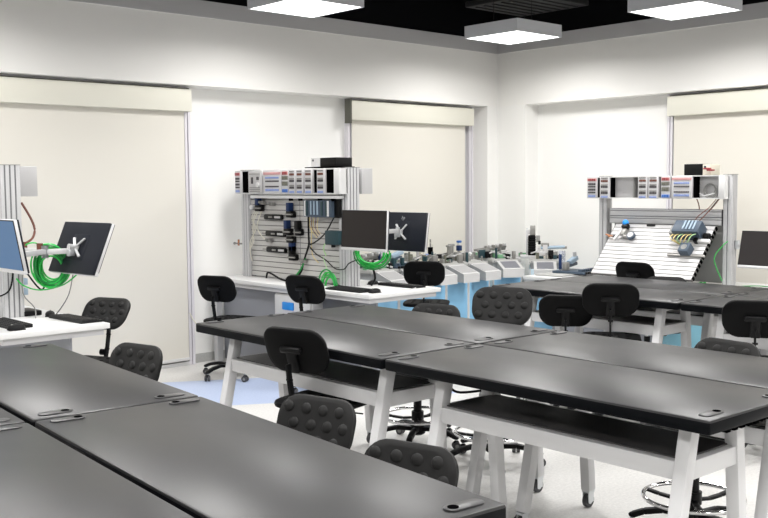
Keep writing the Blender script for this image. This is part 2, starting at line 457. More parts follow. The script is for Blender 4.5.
def island(org, ang, labels, frames, gap=.024, shift=.02):
    ix = Vector((math.cos(ang), math.sin(ang))); iy = Vector((-math.sin(ang), math.cos(ang)))
    for (i, j), lab, (le, ta) in zip(((0, 0), (0, 1), (1, 0), (1, 1)), labels, frames):
        p = Vector(org) + ix * (i * (TD + shift)) + iy * (j * (TL + gap))
        work_table(lab, (p.x, p.y), ang, le, ta)
island((3.062, 1.718), am, (
    'white legged middle work table with its near corner and cable comb in full view',
    'white legged middle work table with one end pointing at the large blind',
    'black topped work table pushed behind the near right middle table, cut by the photo edge',
    'black topped work table in the middle, nearest the bench with two back-to-back monitors'),
    ((.155, .275), (.09, .25), (.16, .30), (-.02 + .04, .25)))
an = -.0838
ixn = Vector((math.cos(an), math.sin(an))); iyn = Vector((-math.sin(an), math.cos(an)))
cn = Vector((1.895, 1.62))                       # far right corner of the foreground pair
for i, j, lab in ((1, 0, 'dark work table in the foreground, its grommet corner at the bottom of the photo'),
                  (1, 1, 'dark work table in the left foreground reaching towards the bench with blue monitor'),
                  (2, 0, 'dark work table nearest the camera, cut off at the bottom of the photo'),
                  (2, 1, 'dark work table in the lower left, cut off by the left photo edge')):
    p = cn - ixn * (i * TD + (i - 1) * .022) + iyn * (j * (TL + .018))
    work_table(lab, (p.x, p.y), an, .17, .22)
island((5.98, 1.915), .0, (
    'black topped work table on the right, cut by the right photo edge',
    'black topped work table on the right in front of the console stations',
    'black topped work table far right, next to the right bench monitor',
    'black topped work table directly in front of the tilted slat panel'),
    ((.13, .25), (.2, .33), (.13, .25), (.2, .33)))

# ------------------------------------------------------------------ chairs
def chair_parts():
    t = thing('lab_chair', 'x', 'chair', (0, 0, 0), 0, 'black moulded swivel chairs')
    s = MB(); s.pad(.43, .41, .038, .11, 'rubber', curv=0, mx=Matrix.Translation((0, 0, .5)) @ Matrix.Rotation(-PI / 2, 4, 'Y'))
    for i in range(4):
        for j in range(4): s.ball((-.12 + .08 * i, -.12 + .08 * j, .518), (.02, .02, .006), 'rubber', 10)
    s.build('seat', t)
    tilt = Matrix.Translation((-.235, 0, .80)) @ Matrix.Rotation(R(-19), 4, 'Y')
    k = MB(); k.pad(.385, .245, .034, .095, 'rubber', curv=.55, mx=tilt, taper=.02)
    tv = tilt.inverted()
    for f in k.bm.faces:
        f.normal_update(); p_ = tv @ f.calc_center_median()
        if p_.x - .55 * p_.y ** 2 > .002: f.material_index = k.mi('rubber_front')
    for r_, z in enumerate((.066, .004, -.058)):
        n = 4
        for i in range(n):
            y = (-1.5 + i) * .085 + (.018 if r_ % 2 else -.018)
            k.ball((.0165 + .55 * y * y, y, z), (.009, .026, .024), 'rubber_front', 14, tilt)
    k.build('backrest', t)
    k = MB(); k.box((-.024, 0, .015), (.028, .13, .035), 'black', .012, tilt); k.box((-.026, 0, -.05), (.024, .06, .12), 'black', .008, tilt)
    k.build('back_bracket', t)
    k = MB()
    pts = [(-.285, 0, .74), (-.275, 0, .66), (-.255, 0, .56), (-.235, 0, .49), (-.19, 0, .462), (-.05, 0, .458)]
    for p, q in zip(pts, pts[1:]): k.bar(p, q, .034, .014, 'black', .003, up=(0, 1, 0))
    for p in pts[1:-1]: k.cyl((p[0], -.017, p[2]), (p[0], .017, p[2]), .0072, 'black', n=10)
    k.build('back_stem', t)
    k = MB(); k.cyl((-.25, -.05, .535), (-.25, -.02, .535), .022, 'black'); k.cyl((-.25, -.02, .535), (-.25, .012, .535), .008, 'black'); k.build('height_knob', t)
    k = MB(); k.box((0, 0, .462), (.17, .15, .035), 'black', .008); k.bar((.02, -.07, .455), (.05, -.22, .45), .008, .008, 'black', .003); k.build('mechanism', t)
    k = MB(); k.cyl((0, 0, .22), (0, 0, .45), .014, 'chrome'); k.build('gas_piston', t)
    k = MB(); k.cyl((0, 0, .09), (0, 0, .30), .027, 'black'); k.build('column', t)
    k = MB(); k.lathe([(.0, .13), (.045, .13), (.05, .11), (.05, .075), (.035, .065), (0, .065)], 'black')
    for i in range(5):
        a = R(20 + 72 * i); c, sn = math.cos(a), math.sin(a)
        P = [(.03, .105), (.14, .115), (.23, .10), (.285, .078)]
        for (r0, z0), (r1, z1) in zip(P, P[1:]): k.bar((r0 * c, r0 * sn, z0), (r1 * c, r1 * sn, z1), .038, .028, 'black', .006)
        for (r0, z0) in P[1:]: k.ball((r0 * c, r0 * sn, z0), (.019, .019, .014), 'black', 10)
    k.build('star_base', t)
    for i in range(5):
        a = R(20 + 72 * i); c, sn = .285 * math.cos(a), .285 * math.sin(a)
        k = MB(); ax = Vector((-math.sin(a + .7), math.cos(a + .7), 0)); q = Vector((c, sn, .026))
        for sgn in (-1, 1): k.cyl(q + ax * sgn * .006, q + ax * sgn * .022, .026, 'tyre', n=18); k.cyl(q + ax * sgn * .02, q + ax * sgn * .0235, .012, 'mid_grey', n=12)
        k.cyl((c, sn, .03), (c, sn, .078), .007, 'zinc', n=8); k.ball((c, sn, .046), (.02, .02, .016), 'black', 10)
        k.build('caster', t)
    k = MB(); zr = .19; k.torus((0, 0, zr), .235, .011, 'chrome'); k.build('foot_ring', t)
    k = MB(); k.lathe([(.028, zr - .03), (.04, zr - .03), (.04, zr + .03), (.028, zr + .03)], 'black')
    for i in range(3):
        a = R(50 + 120 * i); c, sn = math.cos(a), math.sin(a)
        P = [(.035, zr - .015), (.10, zr - .02), (.17, zr - .012), (.232, zr)]
        for (r0, z0), (r1, z1) in zip(P, P[1:]): k.bar((r0 * c, r0 * sn, z0), (r1 * c, r1 * sn, z1), .03, .014, 'black', .004)
    k.build('ring_spokes', t)
    return t
chair0 = chair_parts(); used = []
RAISED = ('seat', 'backrest', 'back_bracket', 'back_stem', 'height_knob', 'mechanism')
def chair(back, face, top, label, group, ring=False, recline=0., off=.235):
    """back = where the backrest stands, face = heading of the sitter in degrees, top = height of the backrest's top"""
    a = R(face); loc = (back[0] + off * math.cos(a), back[1] + off * math.sin(a), 0)
    c = dup(chair0, loc, a, label, group, () if ring else ('foot_ring', 'ring_spokes'))
    dz = top - .92
    for ch in c.children:
        n = ch.name.split('.')[0]
        if n in RAISED: ch.location.z += dz
        if n == 'gas_piston': ch.scale.z = (.45 + dz - .22) / .23; ch.location.z = .22 * (1 - ch.scale.z)
        if recline and n in ('backrest', 'back_bracket'):
            p = Vector((-.28, 0, .70 + dz)); ch.matrix_local = Matrix.Translation(p) @ Matrix.Rotation(R(-recline), 4, 'Y') @ Matrix.Translation(-p) @ ch.matrix_local
    return c
G1, G2, G3 = 'chairs along the foreground tables', 'chairs along the middle tables', 'chairs along the right tables'
G4 = 'chairs at the training benches'
chair((2.52, 4.70), 193, .875, 'black dimpled chair at the far left end of the foreground tables', G1)
chair((2.44, 3.08), 193, .855, 'black dimpled chair showing three rows of knobs, in the centre foreground', G1)
chair((2.33, 2.43), 194, .81, 'black dimpled chair in front, half hidden by the nearest table corner', G1)
chair((2.97, 3.93), 15, 1.0, 'black chair seen from behind with bracket and stem, at the front of the middle tables', G2)
chair((4.76, 4.10), 208, 1.055, 'tall dimpled black chair facing us behind the middle tables, all knobs showing', G2, True, off=.28)
chair((4.77, 4.68), 194, .90, 'dark chair rim showing low behind the middle tables, left of the tall dimpled chair', G2, True, off=.29)
chair((4.52, 2.43), 172, .93, 'dark chair rim behind the middle tables at the right photo edge, chrome ring below', G2, True, off=.27)
chair((5.72, 4.35), 37, .91, 'low black chair seen from behind, left of two in front of the right tables', G3)
chair((5.72, 3.97), 35, 1.02, 'tall black chair seen from behind at the centre of the right tables', G3)
chair((5.62, 2.87), 27, 1.0, 'black chair seen from behind at the right photo edge', G3)
chair((7.62, 5.04), 3, 1.0, 'black chair seen from behind right at the foot of the tilted slat panel', G3)
chair((7.62, 4.72), 200, .885, 'black chair peeping over the far edge of the right tables', G3)
chair((4.70, 7.33), 22, .93, 'black swivel chair nearest the large blind, at the valve rack bench', G4)
chair((4.90, 6.34), 14, .98, 'black swivel chair in front of the drawer with blue handle', G4)
chair((6.42, 6.50), 40, 1.0, 'black chair turned away at the far side of the back-to-back monitors', G4)
chair((3.22, 6.46), 204, .92, 'black leaning chair beside the back of the tilted monitor on the left bench', G4, recline=17)
for ch in list(chair0.children_recursive): bpy.data.objects.remove(ch)
bpy.data.objects.remove(chair0)

# ------------------------------------------------------------------ training benches
def socket_face(b, X, y0, y1, z0, z1, rows, k='white_plastic', n=4):
    """a module facing -x between y0 (far, larger) and y1 with rows of sockets"""
    b.span((X - .02, y1, z0), (X + .06, y0, z1), k, .003)
    for fz, hh, kk, full in rows:
        zc = z0 + (z1 - z0) * fz; hh *= 1.3
        if full: b.box((X - .0205, (y0 + y1) / 2, zc), (.006, (y0 - y1) * .96, hh), full)
        w = (y0 - y1) * .72 / n
        for i in range(n):
            yc = y1 + (y0 - y1) * (.5 + (i - (n - 1) / 2) * .76 / n)
            b.box((X - .022, yc, zc), (.008, w * .80, hh * .85), kk, .001)
ROW_A = [(.86, .022, 'red', 'pink'), (.66, .018, 'socket', None), (.54, .014, 'socket', None), (.40, .018, 'socket', None), (.27, .014, 'socket', None), (.10, .020, 'soft_blue', None)]
ROW_B = [(.93, .012, 'mid_grey', None), (.80, .018, 'brown', None), (.62, .012, 'mid_grey', None), (.53, .018, 'socket', None), (.34, .012, 'mid_grey', None), (.25, .018, 'socket', None), (.07, .016, 'soft_blue', None)]
ROW_W = [(.86, .018, 'pink', 'pink'), (.68, .016, 'soft_blue', None), (.53, .012, 'socket', None), (.30, .012, 'socket', None), (.15, .018, 'soft_blue', None)]
ROW_O = [(.86, .024, 'red', 'pink'), (.66, .026, 'olive', 'mid_grey'), (.42, .030, 'olive', 'mid_grey'), (.12, .024, 'blue', 'soft_blue')]

def grooved_post(b, x0, x1, y0, y1, z0, z1, faces=('y', 'x')):
    """aluminium profile with T-slot grooves on its -y and -x faces"""
    b.span((x0 + .004, y0 + .004, z0), (x1 - .004, y1, z1), 'alu_dark')
    def strips(a0, a1, n):
        w = (a1 - a0) / n
        return [(a0 + i * w + .005, a0 + (i + 1) * w - .005) for i in range(n)]
    for p, q in strips(x0, x1, 4): b.span((p, y0, z0), (q, y0 + .012, z1), 'alu', .002)
    for p, q in strips(y0, y1, max(1, round((y1 - y0) / .04))): b.span((x0, p, z0), (x0 + .012, q, z1), 'alu', .002); b.span((x1 - .012, p, z0), (x1, q, z1), 'alu', .002)
    b.span((x0 - .002, y0 - .002, z1), (x1 + .002, y1 + .002, z1 + .004), 'mid_grey')

def slats(b, y0, y1, z0, z1, x, k='slat', pitch=.05, t=.02):
    """horizontal grooved slats facing -x"""
    b.span((x + .004, y0, z0), (x + t, y1, z1), 'slot')
    n = int(round((z1 - z0) / pitch)); p = (z1 - z0) / n
    for i in range(n): b.span((x, y0, z0 + i * p + .0035), (x + .012, y1, z0 + (i + 1) * p - .0035), k, .0015)

def bench(name, label, desk, zd, px0, px1, yp0, yp1, ztop, shelf_z, panel=True, ps=.12, pedestal=None, modesty=None, blankx=None):
    """desk = x0,x1,y_end,y_wall ; profile wall px0..px1 between the posts yp0 (near) and yp1 (far)"""
    t = thing(name, label, 'workbench', (0, 0, 0), 0, 'training benches with profile racks')
    x0, x1, ye, yw = desk
    b = MB(); b.span((x0, ye, zd - .035), (x1, yw, zd), 'desk', .004); d = b.build('desktop', t)
    b = MB(); b.span((x0 + .03, ye + .03, zd - .075), (x1 - .03, yw, zd - .035), 'desk_edge'); b.build('desk_rail', t)
    b = MB(); mx_ = modesty if modesty else (px0 + px1) / 2
    b.span((mx_ - .01, ye + .10, .02), (mx_ + .01, yw, zd - .075), 'grey_panel'); b.build('modesty_panel', t)
    for xx in (x0 + .04, x1 - .10):
        b = MB(); b.span((xx, yw - .06, 0), (xx + .06, yw, zd - .075), 'white_metal'); b.build('rear_foot', t)
    for y in (yp0, yp1 - ps):
        b = MB(); grooved_post(b, px0, px1, y, y + ps, zd, ztop); b.build('profile_post', t)
    if panel:
        b = MB(); slats(b, yp0 + .12, yp1 - .12, zd + .01, shelf_z, px0 + .03); b.build('slat_panel', t)
        b = MB(); b.span((px1 - .03, yp0 + .12, zd + .01), (px1 - .02, yp1 - .12, shelf_z), 'slat'); b.build('rear_panel', t)
    return t

# middle bench, valve rack
A = bench('training_bench', 'white training bench in the middle with the rack of blue valves and sockets', (5.19, 6.0, 5.87, 8.20), .83, 5.47, 5.61, 6.46, 8.05, 1.85, 1.62, modesty=5.36)
def shelf_box(t, xa, xb, ya, yb, z0, z1, inner='alu', dividers=(), open_dark=True):
    """open-fronted rack box facing -x (xa front, xb back)"""
    b = MB(); e = .008
    b.span((xa, ya, z0), (xb, yb, z0 + e), 'white_plastic'); b.span((xa, ya, z1 - e), (xb, yb, z1), 'white_plastic')
    b.span((xb - e, ya, z0 + e), (xb, yb, z1 - e), inner)
    b.span((xa, ya, z0 + e), (xb, ya + e, z1 - e), 'white_plastic'); b.span((xa, yb - e, z0 + e), (xb, yb, z1 - e), 'white_plastic')
    for y in dividers: b.span((xa + .01, y - .006, z0 + e), (xb - e, y + .006, z1 - e), 'mid_grey')
    return b.build('rack_box', t, smooth=0)
ra = shelf_box(A, 5.38, 5.469, 6.46, 7.99, 1.625, 1.845, 'black_soft')
za, zb = 1.635, 1.835
def module(par, X, y0, y1, rows, n=4, k='module', z0=za, z1=zb):
    b = MB(); socket_face(b, X, y0, y1, z0 - .006, z1 + .006, rows, k, n); return b.build('socket_module', par)
module(ra, 5.38, 7.985, 7.895, ROW_A, 3)
b = MB(); b.span((5.36, 7.55, za - .004), (5.48, 7.765, zb + .004), 'pale', .003)
for y, z, w, h in ((7.70, .115, .028, .06), (7.61, .135, .034, .03)): b.box((5.358, y, za + z), (.012, w, h), 'socket', .003)
b.cyl((5.35, 7.61, za + .075), (5.36, 7.61, za + .075), .024, 'white_plastic'); b.box((5.358, 7.60, za + .065), (.01, .012, .02), 'socket')
for z in (.048, .03, .012, .175): b.box((5.358, 7.66, za + z), (.008, .16, .007), 'mid_grey')
b.build('switch_module', ra)
module(ra, 5.38, 7.525, 7.25, ROW_W, 9)
module(ra, 5.38, 7.24, 7.145, ROW_O, 4)
for y0, y1 in ((7.135, 7.045), (7.025, 6.935), (6.905, 6.805), (6.735, 6.635)): module(ra, 5.38, y0, y1, ROW_B, 4)
for y0, y1 in ((7.89, 7.772), (6.80, 6.74), (6.63, 6.53)):
    b = MB(); b.span((5.384, y1, za + .002), (5.40, y0, zb - .002), 'black_soft'); b.build('gap_shade', ra, smooth=0)  # black sheets put in for the darkness of the open gaps between modules
b = MB(); b.span((5.375, 6.455, za - .008), (5.40, 6.525, zb + .008), 'white_plastic', .002); b.build('blank_plate', ra)
b = MB(); b.span((5.40, 6.5, 1.585), (5.47, 7.80, 1.612), 'white_plastic', .004)
for y in (7.2, 7.06, 6.78, 6.6): b.box((5.43, y, 1.578), (.04, .02, .03), 'black_soft', .003)
b.build('strip_light', A)
b = MB(); b.span((5.62, 6.44, 1.625), (5.74, 7.9, 1.845), 'pale', .003); b.build('rear_rack_box', A)
b = MB(); b.span((5.4985, 7.158, .85), (5.51, 7.164, 1.60), 'alu_dark'); b.build('panel_seam', A, smooth=0)
b = MB(); b.cyl((5.48, 8.02, 1.14), (5.48, 8.19, 1.14), .008, 'steel'); b.cyl((5.48, 8.12, 1.12), (5.48, 8.12, 1.18), .010, 'copper'); b.ball((5.48, 8.19, 1.14), .014, 'steel'); b.build('air_valve', A)
XP = 5.50
def dark_valve(y, z, up, k='navy', s=1.):
    b = MB(); b.box((XP - .035, y, z), (.06, .085 * s, .06), 'black', .008)
    b.box((XP - .035, y + (.02 if up else -.01), z + (.065 if up else -.065)), (.052, .05, .08), k, .006)
    b.cyl((XP - .06, y - .05, z), (XP - .06, y + .05, z), .008, 'steel', n=8)
    return b.build('pneumatic_valve', A)
dark_valve(7.74, 1.49, True); dark_valve(7.25, 1.44, True); dark_valve(7.29, 1.28, True); dark_valve(7.25, 1.21, False); dark_valve(7.22, 1.05, True, 'black')
dark_valve(7.13, 1.28, True, 'black', .8)
for y0, y1, z in ((7.66, 7.38, 1.41), (7.64, 7.34, 1.255), (7.63, 7.33, 1.105)):
    b = MB(); b.span((XP - .05, y1, z - .026), (XP - .015, y0, z + .026), 'black', .014)
    b.box((XP - .048, y1 + .06, z), (.012, .09, .02), 'pale', .004); b.box((XP - .05, y1 + .17, z), (.010, .06, .016), 'steel', .004)
    b.cyl((XP - .03, y0, z), (XP - .03, y0 + .07, z), .006, 'steel', n=8)
    b.build('air_cylinder', A)
b = MB()
for y, z in ((7.55, 1.53), (7.60, 1.19), (7.70, 1.54), (7.08, 1.02)): b.box((XP - .025, y, z), (.04, .06, .035), 'steel', .006); b.cyl((XP - .04, y, z), (XP - .07, y, z + .01), .012, 'mid_grey', n=10)
b.build('fitting_set', A)
b = MB(); b.ball((XP - .06, 7.83, 1.50), .025, 'white_plastic'); b.build('pressure_gauge', A)
b = MB()
for d in (0, .03, .055):
    b.tube([(XP - .04, 7.76 - d, 1.50), (XP - .07, 7.82 - d, 1.40), (XP - .05, 7.78 + d, 1.30), (XP - .06, 7.86 - d, 1.18), (XP - .04, 7.9, 1.08), (XP - .03, 7.88, .98)], .0045, 'tube', 6)
b.tube([(XP - .04, 7.70, 1.46), (XP - .08, 7.72, 1.32), (XP - .06, 7.66, 1.22), (XP - .04, 7.60, 1.19)], .0045, 'tube', 6)
b.build('air_tubing', A)
b = MB(); b.span((XP - .10, 6.60, 1.425), (XP - .005, 6.98, 1.57), 'slate', .004)
for y, w in ((6.955, .020), (6.635, .022)): b.box((XP - .102, y, 1.50), (.008, w, .135), 'white_plastic', .001)
for y in (6.87, 6.825, 6.78): b.box((XP - .102, y, 1.505), (.008, .018, .12), 'slate_light', .001)
for y in (6.93, 6.72, 6.66): b.box((XP - .102, y, 1.50), (.006, .03, .125), 'teal', .001)
b.span((XP - .06, 6.535, 1.42), (XP - .005, 6.61, 1.58), 'black', .004)
b.build('controller_block', A)
b = MB(); b.span((XP - .08, 6.53, 1.19), (XP - .005, 6.71, 1.31), 'teal', .005); b.cyl((XP - .05, 6.63, 1.19), (XP - .05, 6.63, 1.165), .02, 'black')
b.build('network_switch', A)
b = MB()
b.tube([(XP - .03, 7.0, 1.43), (XP - .03, 7.0, 1.25), (XP - .03, 7.0, 1.17), (XP - .035, 7.07, 1.02), (XP - .03, 7.12, .92), (5.40, 7.16, .845), (5.38, 7.3, .85), (5.37, 7.42, .89), (5.36, 7.48, .90), (5.36, 7.5, .85)], .009, 'black', 8)
b.tube([(XP - .05, 6.62, 1.42), (XP - .07, 6.70, 1.30), (XP - .06, 6.83, 1.22), (XP - .04, 6.98, 1.17)], .006, 'black', 6)
b.tube([(XP - .05, 6.98, 1.17), (XP - .06, 6.86, 1.10), (XP - .06, 6.72, 1.05), (XP - .06, 6.60, .985), (XP - .06, 6.48, .985), (XP - .07, 6.40, 1.04), (XP - .02, 6.35, 1.07)], .005, 'black', 6)
b.tube([(XP - .03, 7.05, 1.05), (XP - .045, 7.1, .95), (5.42, 7.18, .85)], .008, 'green_dark', 6)
b.build('black_cable', A)
b = MB()
for i in range(5): b.tube([(XP - .07, 6.93 - .03 * i, 1.43), (XP - .09, 6.90 - .025 * i, 1.33), (XP - .07, 6.83 - .012 * i, 1.24 + .01 * i)], .003, 'brown' if i % 2 else 'yellow', 5)
b.tube([(XP - .03, 6.95, 1.40), (XP - .03, 6.96, 1.2), (XP - .04, 6.93, 1.08), (XP - .04, 6.85, 1.02)], .004, 'yellow', 5)
b.tube([(XP - .06, 6.70, 1.22), (XP - .07, 6.74, 1.16), (XP - .06, 6.72, 1.09)], .006, 'lime', 5)
b.tube([(XP - .06, 6.76, 1.08), (XP - .07, 6.70, .98), (XP - .06, 6.66, .92)], .004, 'lime', 5)
b.build('signal_wires', A)
def coil(label, c, ry, rz, ntur, normal, k, r=.006, loc=None, squash=1., arc=(0, 360), tails=()):
    """hanging bundle of cable loops"""
    b = MB(); nx, ny = normal
    for i in range(ntur):
        s = 1 + random.uniform(-.30, .14); dy, dz, dn = random.uniform(-.02, .02), random.uniform(-.02, .015), random.uniform(-.02, .02)
        pts = []
        for j in range(19):
            a = R(arc[0] + (arc[1] - arc[0]) * j / 18)
            u = ry * s * math.cos(a) + dy; w = rz * s * math.sin(a) + dz
            pts.append((c[0] + nx * u - ny * dn, c[1] + ny * u + nx * dn, c[2] + w))
        b.tube(pts, r, k if i % 3 else ('green_dark' if k == 'green' else k), 6, 2)
    for tl in tails: b.tube(tl, r * .8, k, 6)
    return tag(b.build('cable_coil'), label, 'cable', 'coils of green cable')
# drawer pedestal under the middle bench
pd = MB(); pd.span((5.24, 6.66, .03), (5.34, 7.20, .745), 'white_plastic', .004); pd.span((5.34, 6.66, .03), (5.355, 7.2, .745), 'white_plastic'); po = pd.build('drawer_pedestal', A)
for z0, z1 in ((.52, .735), (.29, .51), (.05, .28)):
    b = MB(); b.span((5.222, 6.675, z0), (5.24, 7.185, z1), 'white_plastic', .003); dr = b.build('drawer', po)
    b = MB(); b.span((5.205, 6.90, z1 - .125), (5.224, 7.06, z1 - .055), 'bright_blue', .012); b.build('drawer_handle', dr)
def arm(t, p, q, z):
    b = MB(); b.bar((p[0], p[1], z), (q[0], q[1], z), .035, .035, 'silver', .004)
    b.cyl((p[0], p[1], z - .04), (p[0], p[1], z + .04), .022, 'zinc'); b.cyl((q[0], q[1], z - .03), (q[0], q[1], z + .03), .018, 'zinc')
    return b.build('monitor_arm', t)
arm(A, (5.54, 6.455), (5.54, 6.08), 1.315)
arm(A, (5.54, 6.08), (5.33, 6.03), 1.315); arm(A, (5.54, 6.08), (5.69, 6.07), 1.315)

# left bench
B = bench('training_bench', 'white training bench on the left, grooved post and blue monitor at its end', (2.25, 2.965, 5.87, 8.03), .83, 2.56, 2.70, 6.57, 8.0, 1.85, 1.62, modesty=2.74)
b = MB(); b.span((2.71, 6.65, 1.64), (2.85, 8.0, 1.845), 'pale', .003); b.build('rear_rack_box', B)
b = MB(); b.span((2.42, 6.60, 1.625), (2.55, 8.0, 1.845), 'white_plastic', .003); b.build('rack_box', B)
b = MB()
for z in (.98, 1.06, 1.14): b.span((2.47, 6.75, z), (2.55, 7.0, z + .05), 'cab_pale', .004)
for z in (.96, 1.03, 1.10): b.span((2.70, 6.72, z), (2.79, 7.0, z + .045), 'slate_light', .004)
b.build('terminal_block', B)
arm(B, (2.66, 6.56), (2.70, 6.22), 1.285); arm(B, (2.70, 6.22), (2.86, 6.17), 1.285); arm(B, (2.70, 6.22), (2.40, 6.03), 1.285)
b = MB()
for y in (6.50, 6.25): b.cyl((2.68, y, 1.30), (2.68, y, 1.34), .02, 'brown')
b.build('arm_knob', B)
b = MB(); b.tube([(2.72, 6.62, 1.60), (2.77, 6.6, 1.50), (2.79, 6.58, 1.42), (2.76, 6.55, 1.36), (2.70, 6.52, 1.33)], .008, 'brown', 8)
b.tube([(2.62, 6.54, 1.18), (2.60, 6.54, 1.05), (2.55, 6.52, 1.0), (2.45, 6.5, .98)], .006, 'black', 6)
b.tube([(2.68, 6.5, 1.15), (2.76, 6.45, 1.02), (2.80, 6.42, 1.06), (2.90, 6.30, 1.12)], .006, 'black', 6)
b.tube([(2.88, 6.2, 1.14), (2.87, 6.25, 1.0), (2.86, 6.35, .90), (2.84, 6.42, .835)], .004, 'mid_grey', 6)
b.tube([(2.68, 6.52, 1.18), (2.66, 6.50, 1.0), (2.72, 6.46, .90), (2.70, 6.4, .836)], .004, 'mid_grey', 6)
b.build('black_cable', B)

# right bench with the tilted panel
C = bench('training_bench', 'training bench on the right with a tilted white slat panel under a socket rack', (7.98, 8.86, 3.72, 6.62), .75, 8.43, 8.53, 4.55, 6.00, 1.77, 1.55, False, ps=.09)
b = MB()
for z0, z1 in ((1.30, 1.375), (1.375, 1.45)):
    b.span((8.45, 4.66, z0), (8.52, 5.88, z1), 'alu_dark')
    b.span((8.442, 4.66, z0 + .004), (8.46, 5.88, z0 + .05), 'alu', .002); b.span((8.442, 4.66, z0 + .056), (8.46, 5.88, z1 - .004), 'alu', .002)
b.build('cross_rail', C)
L_ = math.hypot(.42, .47)
tm = Matrix.Translation((8.43, 0, 1.30)) @ Matrix.Rotation(R(41.8), 4, 'Y')
b = MB(); n = 13; p = L_ / n
b.span((.006, 4.70, -L_), (.03, 5.80, 0), 'slot', 0, tm)
for i in range(n): b.span((0, 4.71, -L_ + i * p + .003), (.014, 5.79, -L_ + (i + 1) * p - .005), 'slat_white', .0015, tm)
for i in range(n): b.box((.016, 4.70, -L_ + (i + .5) * p), (.034, .012, p * .55), 'black_soft', 0, tm)
pan = b.build('tilted_panel', C)
b = MB(); b.span((8.56, 4.6, .76), (8.58, 5.9, 1.30), 'plate_grey'); b.build('back_plate', C, smooth=0)
rc = shelf_box(C, 8.35, 8.429, 4.585, 6.085, 1.55, 1.765, 'pale', (5.55, 5.24, 5.93))
zc0, zc1 = 1.555, 1.76
def cmod(y0, y1, rows, n): module(rc, 8.36, y0, y1, rows, n, 'module', zc0, zc1)
cmod(6.085, 5.965, ROW_A, 4); cmod(5.93, 5.82, ROW_B, 4); cmod(5.485, 5.385, ROW_B, 4); cmod(5.37, 5.265, ROW_B, 4); cmod(5.23, 5.135, ROW_O, 4); cmod(5.12, 4.905, ROW_W, 9)
b = MB(); b.span((8.345, 4.58, zc0 - .006), (8.38, 4.64, zc1 + .006), 'white_plastic', .002); b.build('blank_plate', rc)
for a_, c_ in (((8.36, 5.80, zc0 + .004), (8.42, 5.815, zc1 - .004)), ((8.355, 4.87, zc0 + .004), (8.42, 4.895, zc1 - .004)), ((8.356, 5.932, zc0), (8.37, 5.963, zc1))):
    b = MB(); b.span(a_, c_, 'black_soft'); b.build('bay_divider_gap_shade', rc, smooth=0)  # two bay dividers, then a black sheet for the darkness of an open gap
b = MB()
for r_, z in ((.06, 1.63), (.05, 1.64), (.065, 1.62)):
    b.tube([(8.395, 4.75 + r_ * math.cos(R(20 + 40 * i)), z + r_ * math.sin(R(20 + 40 * i))) for i in range(9)], .006, 'mid_grey', 6, 3, True)
b.tube([(8.40, 4.86, 1.60), (8.38, 4.80, 1.58), (8.38, 4.70, 1.60)], .005, 'white_plastic', 6)
b.build('bay_cable', rc)
b = MB()
b.tube([(8.42, 4.90, 1.55), (8.42, 4.88, 1.50), (8.42, 4.87, 1.45)], .005, 'brown', 6)
b.tube([(8.42, 4.70, 1.55), (8.36, 4.74, 1.47), (8.33, 4.82, 1.40), (8.30, 4.84, 1.36)], .004, 'brown', 6)
b.tube([(8.42, 4.68, 1.55), (8.36, 4.76, 1.42), (8.30, 4.86, 1.30)], .004, 'socket', 6)
b.tube([(8.42, 4.67, 1.55), (8.37, 4.72, 1.46), (8.30, 4.84, 1.31)], .004, 'brown', 6)
b.build('supply_wire', C)
def pmx(y, s):
    """frame on the tilted panel: y along bench, s metres down from the top edge; local x = outward (-x,+z)"""
    return tm @ Matrix.Translation((0, y, -s)) @ Matrix.Rotation(PI, 4, 'Z')
m = pmx(5.62, .13); b = MB()
b.box((.03, 0, 0), (.05, .05, .11), 'steel', .008, m); b.box((.05, .0, .05), (.05, .07, .05), 'black', .01, m); b.ball((.065, -.01, .085), .033, 'bright_blue', 14, m)
b.cyl((.03, -.03, .03), (.03, -.08, -.10), .014, 'white_plastic', mx=m); b.cyl((.03, .02, -.06), (.03, .08, -.06), .02, 'steel', mx=m); b.cyl((.03, -.03, -.09), (.03, .02, -.02), .012, 'pale', mx=m)
b.cyl((.05, .10, -.05), (.02, .10, -.05), .042, 'slate', mx=m); b.cyl((.055, .10, -.05), (.02, .10, -.05), .03, 'pale', mx=m)
b.build('pressure_regulator', C)
m = pmx(5.76, .17); b = MB(); b.cyl((.03, .03, -.02), (.03, -.06, 0), .008, 'copper', mx=m); b.ball((.03, .05, -.025), .018, 'socket', 10, m); b.ball((.03, -.01, -.02), .014, 'copper', 10, m); b.build('air_valve', C)
m = pmx(5.38, .02); b = MB(); b.box((.008, 0, 0), (.012, .09, .02), 'black', .003, m); b.build('clip', C)
m = pmx(4.90, .12); b = MB()
b.box((.075, 0, 0), (.13, .27, .135), 'slate', .006, m)
for y in (.08, .045, .01, -.025): b.box((.143, y, .01), (.006, .016, .10), 'slate_light', .001, m)
b.box((.06, -.15, -.02), (.10, .05, .10), 'mid_grey', .006, m)
b.cyl((.03, .20, -.03), (.03, .15, -.03), .03, 'black', mx=m)
b.build('controller_block', C)
m = pmx(4.91, .25); b = MB()
for i in range(6):
    q = [m @ Vector(v) for v in ((.10 - .004 * i, .12 - .045 * i, .07), (.13, .10 - .04 * i, .02), (.09 + .01 * i, .06 - .03 * i, -.03), (.05, .02 - .012 * i, -.02))]
    b.tube(q, .005, 'yellow' if i % 3 else 'lime', 6)
b.build('signal_wires', C)
m = pmx(4.86, .33); b = MB(); b.box((.05, 0, 0), (.09, .10, .10), 'slate', .006, m); b.cyl((.095, 0, 0), (.06, 0, 0), .03, 'mid_grey', mx=m); b.box((.012, 0, -.04), (.02, .38, .022), 'steel', .003, m); b.build('motor_drive', C)
